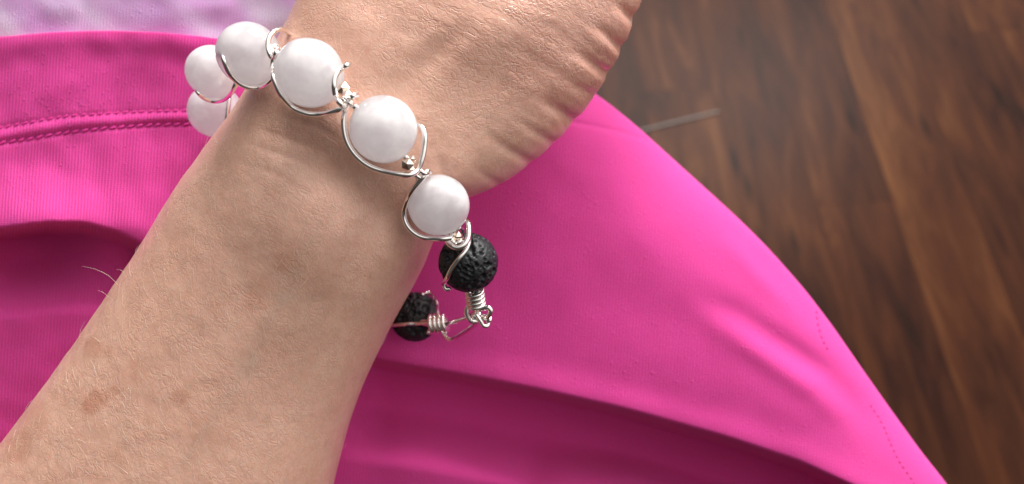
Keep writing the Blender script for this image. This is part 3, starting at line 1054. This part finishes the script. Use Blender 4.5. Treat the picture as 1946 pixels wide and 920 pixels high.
# bead A wire
wire('wire_wrap', [on_bead('A', 436, 180), on_bead('A', 435, 192), on_bead('A', 432.5, 212), on_bead('A', 429.5, 236), on_bead('A', 426, 254), at(421, 268, 165)])
# bead B wire: left knot, under the bead, up to bead C
wire('wire_wrap', [at(366, 160, 151), at(371, 168, 149), on_bead('B', 378, 178), on_bead('B', 388, 186.5), on_bead('B', 404, 192.5), at(423, 190.5, 148), at(439, 177, 144), at(447, 162, 141.5), at(452, 148, 142)])
# bead C wire and its right hook
wire('wire_wrap', [at(424, 80, 133.5), at(421.5, 94, 130), on_bead('C', 425, 113), on_bead('C', 435, 137), on_bead('C', 451, 156), on_bead('C', 471, 166), on_bead('C', 491, 167), at(503, 163.5, 128.5), at(511, 158.5, 127), at(520, 150, 125.5)])
wire('wire_wrap', [at(550, 66, 136), at(543, 58, 132.5), at(533, 55, 130), at(522, 59.5, 128), at(514, 68, 127), at(510, 77, 126.4), at(508.5, 90, 126.2), at(513, 104, 126), at(518, 112, 126.5)])
# clear little loop between C and D
wire('wire_loop', [at(528, 92, 128), at(522, 88, 127.2), at(516, 92, 127), at(518, 99, 127), at(526, 97, 127), at(533, 94, 128)], 0.42)
ball(521, 92, 128.6, 0.8)
# bead D wire
wire('wire_wrap', [at(530, 97, 125.5), at(525, 101, 123), on_bead('D', 520, 113), on_bead('D', 517.8, 129), on_bead('D', 520, 148), on_bead('D', 533, 179), on_bead('D', 555, 203.5), on_bead('D', 581, 215.5), on_bead('D', 607, 217.5), at(631, 213, 122), at(648, 206, 121.5), at(656, 198, 122)])
wire('wire_wrap', [at(664, 122, 124), at(658, 125, 121), on_bead('D', 649, 130), on_bead('D', 641, 138), on_bead('D', 635.5, 150), on_bead('D', 634.5, 165, .2), on_bead('D', 638, 182, .3), at(646, 196, 120.5), at(654, 203, 121.5)], 0.50)
faceted(653, 169, 124.5, 1.45)
faceted(660, 180, 123.5, 1.0)
ball(657, 188, 121.6, 0.55)
ball(675, 203, 122.5, 0.55)
coil('wire_coil', at(647, 204, 123), at(668, 188, 123.5), 0.95, 1.6, 0.40, 0.6)
# bead E wire: long swoop and the arc on its right
wire('wire_wrap', [at(680, 186, 124.5), at(677, 180, 122), at(670, 183, 121), on_bead('E', 661, 196), on_bead('E', 656, 211), on_bead('E', 653.5, 236), on_bead('E', 659, 267), on_bead('E', 674, 293), on_bead('E', 699, 314.5), on_bead('E', 729, 326), at(757, 331.5, 124), at(779, 332, 124), at(793, 324, 125), at(801, 306, 125), at(806.5, 279, 125), at(807, 256, 125), at(801, 240, 126), at(791, 235, 128)], 0.50)
faceted(775, 313, 123.5, 1.3)
faceted(783, 303, 126, 0.9)
ball(771, 299, 125.5, 0.6)
# coil between E and F
coil('wire_coil', at(787, 340, 129), at(806, 322, 128.5), 0.95, 2.2, 0.46, 1.2)
# bead F wire
wire('wire_wrap', [at(817, 327, 131.5), at(812, 325, 129), at(803, 338, 128.2), on_bead('F', 784, 362, .3), on_bead('F', 772, 385), on_bead('F', 767.5, 408), on_bead('F', 775, 430.5), on_bead('F', 794, 447.5), on_bead('F', 817, 453.5), at(840, 454, 133), at(857, 452, 133.5)], 0.50)
faceted(868, 450, 137, 1.4)
wire('wire_loop', [at(851, 448, 137), at(849, 456, 135.8), at(856, 466, 135), at(868, 471, 134.6), at(880, 467, 134.6), at(888.5, 455, 135), at(891, 438, 136), at(889.5, 424, 137), at(883, 416, 139)], 0.52)
wire('wire_loop', [at(880, 441, 139), at(877, 434, 137), at(869, 435, 136), at(861, 442, 136), at(858, 452, 136), at(864, 461, 136), at(874, 460, 136), at(880, 452, 137)], 0.36)
# lava G: wire across its face
wire('wire_wrap', [at(890, 446, 136.5), on_bead('G', 891, 460, .2), on_bead('G', 886, 474), on_bead('G', 873, 491), on_bead('G', 859, 510), on_bead('G', 850, 528), on_bead('G', 844, 542), on_bead('G', 848, 549.5), on_bead('G', 855, 549)], 0.48)
# coil below G, the eye and the clasp
coil('wire_coil', at(901, 548, 145), at(906, 583, 147), 1.72, 4.6, 0.43, 0.5)
wire('wire_stem', [at(903, 545, 145.5), at(905, 565, 146), at(908, 584, 147)], 0.9)
wire('clasp_eye', [at(895, 577, 147), at(889.5, 582, 146.6), at(886.5, 591, 146.6), at(888.5, 602, 147), at(896, 610.5, 147.6), at(905.5, 611.5, 148.2), at(911.5, 604, 149), at(909, 595, 149.6), at(901, 591, 149.8)], 0.50)
ball(902, 601, 148.2, 0.85)
wire('clasp_hook', [at(838, 619, 165), at(850, 616, 164), at(868, 610, 160), at(886, 604, 154.5), at(899, 598, 149), at(908, 590.5, 146.8), at(918, 585.5, 145.8), at(927.5, 584.5, 145.4), at(932.5, 590, 145.4), at(930, 598, 145.8), at(922.5, 605.5, 147), at(912, 611.5, 149), at(900, 619, 152), at(883, 631, 157.5), at(867, 641, 162), at(858.5, 645.5, 163.6), at(851, 644, 164.2), at(843.5, 635, 165), at(834, 621, 166)], 0.54)
wire('clasp_eye', [at(905, 597, 146.8), at(912, 608, 146.5), at(918, 618, 146.8), at(925, 620, 147), at(928, 613, 147.3), at(924, 604, 147.5), at(917, 600, 147.8), at(911, 604, 148)], 0.46)
wire('wire_end', [at(926, 612, 147), at(931, 609, 146.8), at(932, 604, 147.2)], 0.36)
# coil by lava H and its wires
coil('wire_coil', at(815, 616, 165.5), at(849, 613, 164.6), 1.95, 4.2, 0.56, 1.0)
wire('wire_stem', [at(800, 612, 167), at(830, 616, 165.3), at(850, 617, 164.5)], 0.9)
wire('wire_wrap', [at(738, 619, 170), on_bead('H', 748, 618), on_bead('H', 770, 616), on_bead('H', 792, 615), at(812, 613.5, 164.5), at(822, 612, 163.6)], 0.46)
wire('wire_wrap', [at(802, 560, 170), on_bead('H', 810, 556), on_bead('H', 820, 558), at(828, 569, 168.5), at(831.5, 582, 166.5), at(832, 597, 164), at(834, 604, 163.2)], 0.46)
